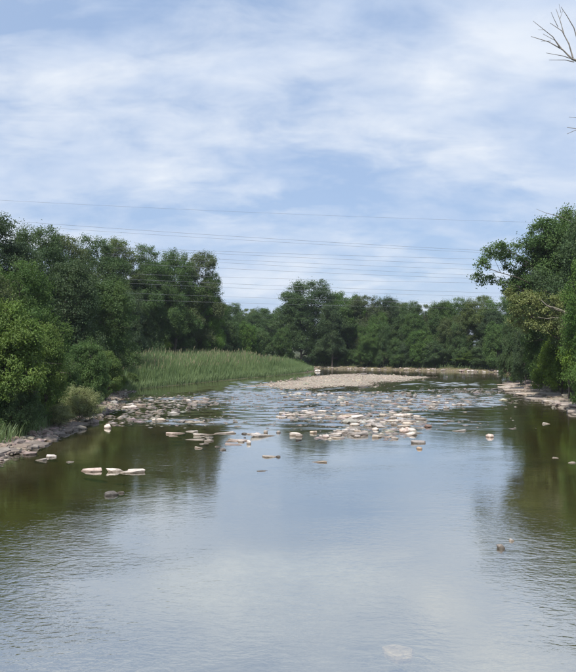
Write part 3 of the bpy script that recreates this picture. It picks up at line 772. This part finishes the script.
# ------------------------------------------------------------------ rocks
def slab_mesh(seed):
    r = random.Random(seed); n = r.randint(7, 10)
    ang = sorted((i + r.uniform(-0.32, 0.32)) * 2 * math.pi / n for i in range(n))
    rad = [r.uniform(0.5, 1.1) for _ in range(n)]
    tilt = (r.uniform(-0.25, 0.25), r.uniform(-0.25, 0.25))
    rings = [(0.96, -1.0), (1.03, 0.15), (1.0, 0.72), (0.90, 0.93)]
    V, F = [], []
    for k, (s_, z) in enumerate(rings):
        for a, q_ in zip(ang, rad):
            x, y = s_ * q_ * math.cos(a) * r.uniform(.94, 1.06), s_ * q_ * math.sin(a) * r.uniform(.94, 1.06)
            V.append((x, y, z + (tilt[0] * x + tilt[1] * y if k > 1 else 0) + r.uniform(-.08, .08)))
    for k in range(len(rings) - 1):
        for i in range(n):
            F.append((k * n + i, k * n + (i + 1) % n, (k + 1) * n + (i + 1) % n, (k + 1) * n + i))
    V.append((r.uniform(-.1, .1), r.uniform(-.1, .1), 0.98)); c = len(V) - 1
    me = bpy.data.meshes.new('rock')
    me.from_pydata(V, [], F + [((len(rings) - 1) * n + i, (len(rings) - 1) * n + (i + 1) % n, c) for i in range(n)])
    me.update(); me.materials.append(ROCK)
    a_ = me.color_attributes.new('tint', 'FLOAT_COLOR', 'POINT')
    for d_ in a_.data: d_.color = (1, 1, 1, 1)
    return me
def boulder_mesh(seed):
    r = random.Random(seed)
    bm = bmesh.new()
    for i in range(20):
        z = 1 - 2 * (i + 0.5) / 20; a = i * 2.39996
        k = math.sqrt(1 - z * z); q_ = r.uniform(0.66, 1.10)
        bm.verts.new((k * math.cos(a) * q_, k * math.sin(a) * q_, z * q_))
    bmesh.ops.convex_hull(bm, input=bm.verts)
    for v_ in [v_ for v_ in bm.verts if not v_.link_faces]: bm.verts.remove(v_)
    me = bpy.data.meshes.new('rock'); bm.to_mesh(me); bm.free(); me.materials.append(ROCK)
    a_ = me.color_attributes.new('tint', 'FLOAT_COLOR', 'POINT')
    for d_ in a_.data: d_.color = (1, 1, 1, 1)
    return me
SLAB = [slab_mesh(100 + i) for i in range(9)]
BOULD = [boulder_mesh(200 + i) for i in range(7)]
rr_ = random.Random(4)
def rock(x, y, w, l, above, label, group=None, kind='slab', tone=(1, 1, 1), z=None, rz=None, name='rock', tilt=0.16):
    """w, l: plan size; above: how far it stands out of water or ground"""
    o = obj(name, rr_.choice(SLAB if kind == 'slab' else BOULD))
    hz_ = max(above * 0.5 + 0.05, 0.07) * (1.35 if kind == 'boulder' else 1.0)
    base_z = max(ground_z(x, y), 0.0) if z is None else z
    o.location = (x, y, base_z + above - hz_)
    o.scale = (w / 2, l / 2, hz_)
    o.rotation_euler = (rr_.uniform(-tilt, tilt), rr_.uniform(-tilt, tilt), rr_.uniform(-0.5, 0.5) + (math.pi if rr_.random() < .5 else 0) if rz is None else rz)
    o.color = (*tone, 1)
    return tag(o, label, 'rock', group)
def rock_px(px, py, wpx, above, label, group=None, kind='slab', tone=(1, 1, 1), lr=0.7, **kw):
    p = P(px, py); w = wpx / FPX * p[1]
    return rock(p[0], p[1], w, w * lr, above, label, group, kind, tone, **kw)
PALE, DARK, PINK, TAN = (1.25, 1.23, 1.2), (0.30, 0.29, 0.28), (1.12, 0.98, 0.93), (1.12, 1.04, 0.92)
# rocks that can be told apart
for a in [
    (91, 471, 25, 0.24, 'pinkish grey rock beside the pale slab in the calm pool off the ledge', 'boulder', PINK, 0.6),
    (116, 471, 24, 0.20, 'pale rock at one end of the long slab in the calm pool', 'boulder', PALE, 0.6),
    (134, 472, 26, 0.16, 'long low pale slab in the calm pool beside the pinkish rock', 'slab', PALE, 0.6),
    (111, 495, 16, 0.20, 'dark wet rock alone in the calm pool below the pale slab', 'boulder', DARK, 0.6),
    (121, 493, 9, 0.12, 'small dark stone touching the dark wet rock', 'boulder', DARK, 0.6),
    (70, 462, 9, 0.09, 'small round stone in the water off the stone ledge', 'boulder', (1, 1, 1), 0.7),
    (52, 457, 14, 0.15, 'pale rock at the water edge in front of the stone ledge', 'slab', PALE, 0.7),
    (40, 460, 17, 0.07, 'flat grey slab in the water in front of the stone ledge', 'slab', (0.9, .9, .9), 0.6),
    (108, 428, 9, 0.34, 'round pale boulder standing before dark shadowed stones at the ledge end', 'boulder', PALE, 0.9),
    (512, 541, 7, 0.10, 'small pale stone beside the dark pointed stone in open water', 'boulder', PALE, 0.8),
    (501, 548, 11, 0.19, 'dark pointed stone alone in open water with a smaller pale one', 'boulder', (0.5, .48, .45), 0.8),
    (269, 457, 17, 0.10, 'flat pale slab with a dark stone in the open pool', 'slab', PALE, 0.6),
    (278, 457, 6, 0.16, 'dark stone on the end of a flat pale slab', 'boulder', DARK, 0.8),
    (319, 462, 21, 0.06, 'long thin tan slab lying alone and low in the water', 'slab', TAN, 0.4),
    (262, 471, 12, 0.04, 'grey slab barely breaking the surface of the open pool', 'slab', (0.7, .7, .72), 0.6),
    (419, 443, 17, 0.20, 'tilted dark topped slab alone beside the stone cluster', 'slab', (0.75, .72, .7), 0.6),
    (419, 449, 8, 0.16, 'orange tan block below the tilted dark topped slab', 'boulder', (1.2, 0.95, 0.7), 0.8),
    (428, 427, 9, 0.30, 'rounded dark red boulder standing clear of the stone cluster', 'boulder', (0.42, 0.30, 0.27), 0.9),
    (404, 432, 11, 0.34, 'pinkish upright boulder at the end of the stone cluster', 'boulder', PINK, 0.8),
    (490, 437, 9, 0.26, 'round pinkish boulder alone in open water towards the rock shelf', 'boulder', (1.2, 1.05, .98), 0.9),
    (458, 431, 19, 0.10, 'long pale slab lying flat between the cluster and the round boulder', 'slab', PALE, 0.35),
    (451, 421, 12, 0.08, 'low dark slab upstream of the long pale slab', 'slab', (0.5, .5, .5), 0.5),
    (547, 424, 11, 0.08, 'pale flat stone in the dark water off the rock shelf', 'slab', PALE, 0.45),
    (556, 458, 8, 0.05, 'small low stone in the brown shallows off the rock shelf', 'slab', PALE, 0.5),
    (572, 463, 10, 0.06, 'low pale stone at the edge of the brown shallows', 'slab', PALE, 0.5),
    (281, 403.5, 11, 0.16, 'dark reddish slab alone in the riffle', 'slab', (0.45, .36, .33), 0.5),
    (244, 434, 7, 0.18, 'small dark stone beside the long pale slab', 'boulder', DARK, 0.8),
    (222, 450, 10, 0.16, 'dark rounded stone at the end of the ledge stones', 'boulder', DARK, 0.8),
    (363, 387, 11, 0.34, 'dark boulder on the near edge of the gravel bar', 'boulder', DARK, 0.8),
    (409, 397, 10, 0.36, 'dark boulder among the pale riffle stones', 'boulder', DARK, 0.8),
    (391, 396, 8, 0.28, 'smaller dark boulder among the pale riffle stones', 'boulder', DARK, 0.8),
    (362, 375, 12, 0.42, 'dark driftwood coloured boulder on the crest of the gravel bar', 'boulder', DARK, 0.8),
    (272, 374.5, 7, 0.4, 'dark boulder at the tip of the reeds', 'boulder', DARK, 0.8),
    (317, 371.5, 8, 0.5, 'pale boulder in the channel behind the reeds', 'boulder', PALE, 0.8),
    (265, 436, 32, 0.15, 'longest flat pale slab lying across the current in mid river', 'slab', PALE, 0.22),
    (240, 441, 30, 0.12, 'pink flat slab beside the longest pale slab in mid river', 'slab', PINK, 0.25),
]:
    rock_px(a[0], a[1], a[2], a[3] * (0.55 if a[5] == 'slab' else 0.8), a[4], None, a[5], a[6], a[7])
# submerged pale slab in the near water
p = P(396, 648)
rock(p[0], p[1], 0.62, 0.5, -0.012, 'pale slab just under the surface of the near water', None, 'slab', (6.0, 5.9, 5.5), z=0.0, rz=0.15, tilt=0.02)

def look(tone, w, kind, big_w):
    r_, g_, b_ = tone
    c_ = 'dark grey' if r_ < 0.45 else 'tan' if r_ - b_ > 0.12 and g_ > 1 else 'pinkish' if r_ - b_ > 0.15 else 'white' if r_ > 1.2 else 'pale' if r_ > 0.95 else 'grey'
    return ('%s %s %s' % ('large' if w > big_w else 'small' if w < big_w * 0.5 else 'middling', c_, 'block' if kind == 'boulder' else 'slab'))
def region(n, poly, wr, ar, label, group, tones, boulder=0.3, lr=(0.45, 0.8), gap=0.34):
    poly = np.array(poly, float); lo, hi = poly.min(0), poly.max(0)
    done, tries = [], 0
    while len(done) < n and tries < n * 200:
        tries += 1
        px, py = rr_.uniform(lo[0], hi[0]), rr_.uniform(lo[1], hi[1])
        if signed(poly, np.array([px]), np.array([py]))[0] < 0: continue
        pt = P(px, py); w = rr_.uniform(*wr) * (0.7 if rr_.random() < 0.4 else 1.0)
        if any(math.hypot(pt[0] - a, pt[1] - b) < gap * (w + c) for a, b, c in done): continue
        done.append((pt[0], pt[1], w))
        k = 'boulder' if rr_.random() < boulder else 'slab'
        tone_ = rr_.choice(tones)
        rock(pt[0], pt[1], w * (0.7 if k == 'boulder' else 1), w * rr_.uniform(*lr), rr_.uniform(*ar), look(tone_, w, k, wr[1] * 0.66) + ' ' + label, group, k, tone_)
STD = [PALE, PALE, (1, 1, 1), PINK, TAN, (0.8, .78, .76), (1.1, 1.08, 1.05)]
region(52, [(338, 414), (395, 412), (425, 418), (420, 432), (395, 440), (352, 437), (322, 441), (318, 436), (345, 428)], (0.4, 1.6), (0.05, 0.18),
       'in the dense stone cluster crossing mid river', 'rocks of the mid river cluster', STD)
region(26, [(278, 412), (340, 411), (352, 418), (340, 421), (282, 419)], (0.4, 1.5), (0.04, 0.13), 'in the low bar of stones above the mid river cluster', 'rocks of the low stone bar', STD)
region(62, [(280, 393), (400, 392), (470, 400), (472, 406), (420, 411), (340, 406), (280, 400)], (0.3, 1.0), (0.05, 0.17), 'in the broad riffle below the gravel bar', 'rocks of the upper riffle', STD + [DARK])
region(40, [(112, 404), (150, 398), (205, 398), (216, 404), (185, 412), (160, 421), (112, 424)], (0.3, 1.3), (0.04, 0.17), 'in the stone field running out from the bank below the reeds', 'rocks of the bank stone field', [(0.7, .67, .64), (0.9, .88, .85), PALE, (0.75, .68, .64), (0.5, .47, .45)])
region(16, [(175, 428), (228, 432), (242, 444), (200, 450), (170, 440)], (0.4, 1.5), (0.02, 0.075), 'low in the current between the pool and the longest slab', 'low slabs in the side current', STD, 0.15, (0.25, 0.5))
region(13, [(225, 432), (300, 430), (345, 432), (340, 438), (240, 446)], (0.35, 0.8), (0.06, 0.16), 'scattered around the longest flat slab', 'stones around the longest slab', STD + [DARK], 0.5)
# the stone ledge along the reed-side bank: overlapping flat slabs
for i in range(24):
    t_ = i / 23
    px = np.interp(t_, [0, .3, .6, 1], [-4, 30, 66, 108]); py = np.interp(t_, [0, .3, .6, 1], [462, 450, 436, 414]) + rr_.uniform(-3, 2)
    pt = P(px, py)
    rock(pt[0] - rr_.uniform(0.1, 0.6), pt[1], rr_.uniform(0.7, 1.5), rr_.uniform(0.9, 2.0), rr_.uniform(0.03, 0.14), 'flat grey slab of the stone ledge, ' + ('below the brightest bush' if i < 8 else 'below the small pale shrub' if i < 14 else 'below the feathery willow shrub' if i < 19 else 'next to the bank stone field'), 'slabs of the stone ledge', 'slab', rr_.choice([(0.42, .38, .34), (0.6, .56, .52), (0.40, .36, .33), (0.30, .27, .25)]))
# rock shelf
for i in range(26):
    t_ = (i + rr_.uniform(-.4, .4)) / 25
    yy = np.interp(t_, [0, 1], [47, 95])
    xe = np.interp(yy, [30, 50, 66, 82, 93], [20.5, 20.9, 23.2, 25.2, 30.0])
    rock(xe + rr_.uniform(-0.6, 3.0), yy, rr_.uniform(1.6, 3.6), rr_.uniform(1.5, 3.2), rr_.uniform(0.06, 0.22), 'broad pale slab of the rock shelf, ' + ('below the tall bright bush' if yy < 58 else 'below the yellowing tree' if yy < 68 else 'below the dense leafy bush' if yy < 80 else 'towards its far tip'), 'slabs of the rock shelf', 'slab', rr_.choice([(0.95, .9, .85), (0.8, .76, .71), (0.68, .64, .6), (0.85, .78, .72)]), tilt=0.04)
# boulders on the far bank
for i in range(26):
    px = 325 + i * 7 + rr_.uniform(-4, 4) if i < 18 else rr_.uniform(450, 500)
    yb = np.interp((px - CX) / FPX, [0.04, 0.14, 0.30, 0.5], [150, 142, 127, 121])
    rock((px - CX) / FPX * yb, yb + rr_.uniform(-0.3, 1.0), rr_.uniform(0.5, 1.3), rr_.uniform(0.5, 1.2), rr_.uniform(0.1, 0.35), 'pale boulder along the waterline of the far bank', 'boulders on the far bank', 'boulder', rr_.choice([(1, 1, 1), (0.6, .56, .52), (0.75, .70, .65)]))

# cobbles too many to count: gravel bar, shoals and shelf
ico = bmesh.new(); bmesh.ops.create_icosphere(ico, subdivisions=1, radius=1.0)
IV = np.array([v_.co[:] for v_ in ico.verts]); IF = np.array([[v_.index for v_ in f_.verts] for f_ in ico.faces]); ico.free()
def cobbles(xy, size, name, label, squash=0.5, tone=(1, 1, 1)):
    n = len(xy); z = height(xy[:, 0], xy[:, 1])[0]
    k = len(IV)
    a = rng.uniform(0, 6.28, n); sx = size * rng.uniform(0.7, 1.3, n); sy = size * rng.uniform(0.5, 1.0, n); sz = size * squash * rng.uniform(0.6, 1.2, n)
    v_ = IV[None] * rng.uniform(0.78, 1.15, (n, k, 1)) * np.stack([sx, sy, sz], 1)[:, None]
    ca, sa = np.cos(a)[:, None], np.sin(a)[:, None]
    v_ = np.stack([v_[..., 0] * ca - v_[..., 1] * sa + xy[:, :1], v_[..., 0] * sa + v_[..., 1] * ca + xy[:, 1:], v_[..., 2] + np.maximum(z + sz * 0.35, -sz * 0.45 if squash < 0.39 else -9)[:, None]], -1)
    t_ = rng.uniform(0.6, 1.15, n)[:, None] * np.array(tone) * (1 + rng.normal(0, 0.05, (n, 3)))
    me_ = np_mesh(name, v_.reshape(-1, 3), (IF[None] + (np.arange(n) * k)[:, None, None]).reshape(-1, 3), ROCK, np.repeat(t_, k, axis=0))
    return tag(obj(name, me_), label, 'gravel', kind='stuff')
pts, s = scatter(BAR + (BAR - BAR.mean(0)) * 0.10, 17000)
cobbles(pts, rng.lognormal(-2.7, 0.5, len(pts)), 'bar_gravel', 'pale gravel and cobbles spread over the bar across the river', 0.4, (0.92, 0.85, 0.76))
sp_ = []
for (cx, cy), (rx, ry) in SHOALS:
    m = int(26 * rx * ry)
    sp_.append(np.stack([rng.normal(cx, rx * 0.62, m), rng.normal(cy, ry * 0.62, m)], 1))
sp_ = np.concatenate(sp_); sp_ = sp_[signed(RIVER, sp_[:, 0], sp_[:, 1]) > -0.5]
sz_ = rng.lognormal(-2.3, 0.5, len(sp_))
for poly, m in (([(338, 413), (395, 411), (427, 418), (422, 432), (395, 441), (350, 438), (318, 442), (314, 436), (345, 427)], 520), ([(276, 411), (340, 410), (354, 418), (340, 421), (280, 419)], 200),
                ([(278, 392), (400, 391), (472, 400), (475, 406), (420, 411), (340, 406), (278, 400)], 900), ([(110, 404), (150, 397), (208, 397), (220, 404), (185, 412), (160, 421), (110, 426)], 420)):
    poly = np.array([P(x_, y_)[:2] for x_, y_ in poly])
    pp_, _s = scatter(poly, m * 3)
    pp_ = pp_[:m]
    sp_ = np.concatenate([sp_, pp_]); sz_ = np.concatenate([sz_, rng.lognormal(-1.65, 0.42, len(pp_))])
cobbles(sp_, sz_, 'shoal_cobbles', 'loose cobbles scattered through the shallow riffles', 0.38)
ep = np.concatenate([edge_band(2500, lambda x, y: (x < -9) & (y < 76), -0.6, 1.6), edge_band(3000, lambda x, y: (x > 15) & (y < 103) & (y > 28), -0.8, 4.5), edge_band(2500, lambda x, y: (y > 115) & (x > 3), -0.5, 2.0)])
cobbles(ep, rng.lognormal(-2.3, 0.5, len(ep)), 'bank_stones', 'loose stones littering the water edge of the banks', 0.5, (0.58, 0.53, 0.48))

# ------------------------------------------------------------------ power lines
def line_d(px): return np.interp(px, [-400, 1000], [88, 128])
LINES = [(205, 210, 500, 221, .022), (45, 225, 500, 251, .032), (45, 229, 500, 253, .026), (120, 248, 500, 259, .030), (140, 250, 500, 265, .030), (200, 258, 500, 270, .026),
         (120, 257, 480, 275, .026), (200, 267, 500, 279, .03), (200, 276, 500, 283, .026), (138, 280, 480, 292, .03), (138, 284, 480, 296, .026), (220, 296, 480, 303, .024), (220, 302, 440, 307, .022)]
for x0, y0, x1, y1, r in LINES:
    a, b = Q(x0, y0, line_d(x0)), Q(x1, y1, line_d(x1))
    dirv = (b - a) / (b[0] - a[0])
    A = a + dirv * (-62 - a[0]); B = a + dirv * (85 - a[0])
    t_ = np.linspace(0, 1, 40)[:, None]
    path = A * (1 - t_) + B * t_
    path[:, 2] -= 0.9 * (4 * t_ * (1 - t_))[:, 0] - 0.75
    v, f = tube(path, np.full(40, r * 0.55), 5)
    o = obj('power_cable', np_mesh('power_cable', v, f, CABLE, None, True))
    tag(o, '%s power cable over the river, counted up from the lowest' % ORD[len(LINES) - 1 - LINES.index((x0, y0, x1, y1, r))], 'cable', 'parallel power cables over the river')

# ------------------------------------------------------------------ the hazy summer air
hb = bmesh.new()
bmesh.ops.create_cube(hb, size=1.0)
hme = bpy.data.meshes.new('haze'); hb.to_mesh(hme); hb.free()
hm, ht, hout = new_mat('haze_air')
pv = N(ht, 'ShaderNodeVolumePrincipled')
pv.inputs['Color'].default_value = (0.80, 0.88, 1.0, 1)
pv.inputs['Density'].default_value = 0.00018
pv.inputs['Anisotropy'].default_value = 0.2
ht.links.new(pv.outputs[0], hout.inputs['Volume'])
hme.materials.append(hm)
ho = obj('haze', hme, None, (0, 1700, 18.0), 0.0, (7200, 3700, 48.0))
tag(ho, 'thin bluish summer haze in the air over the river', 'haze', kind='stuff')
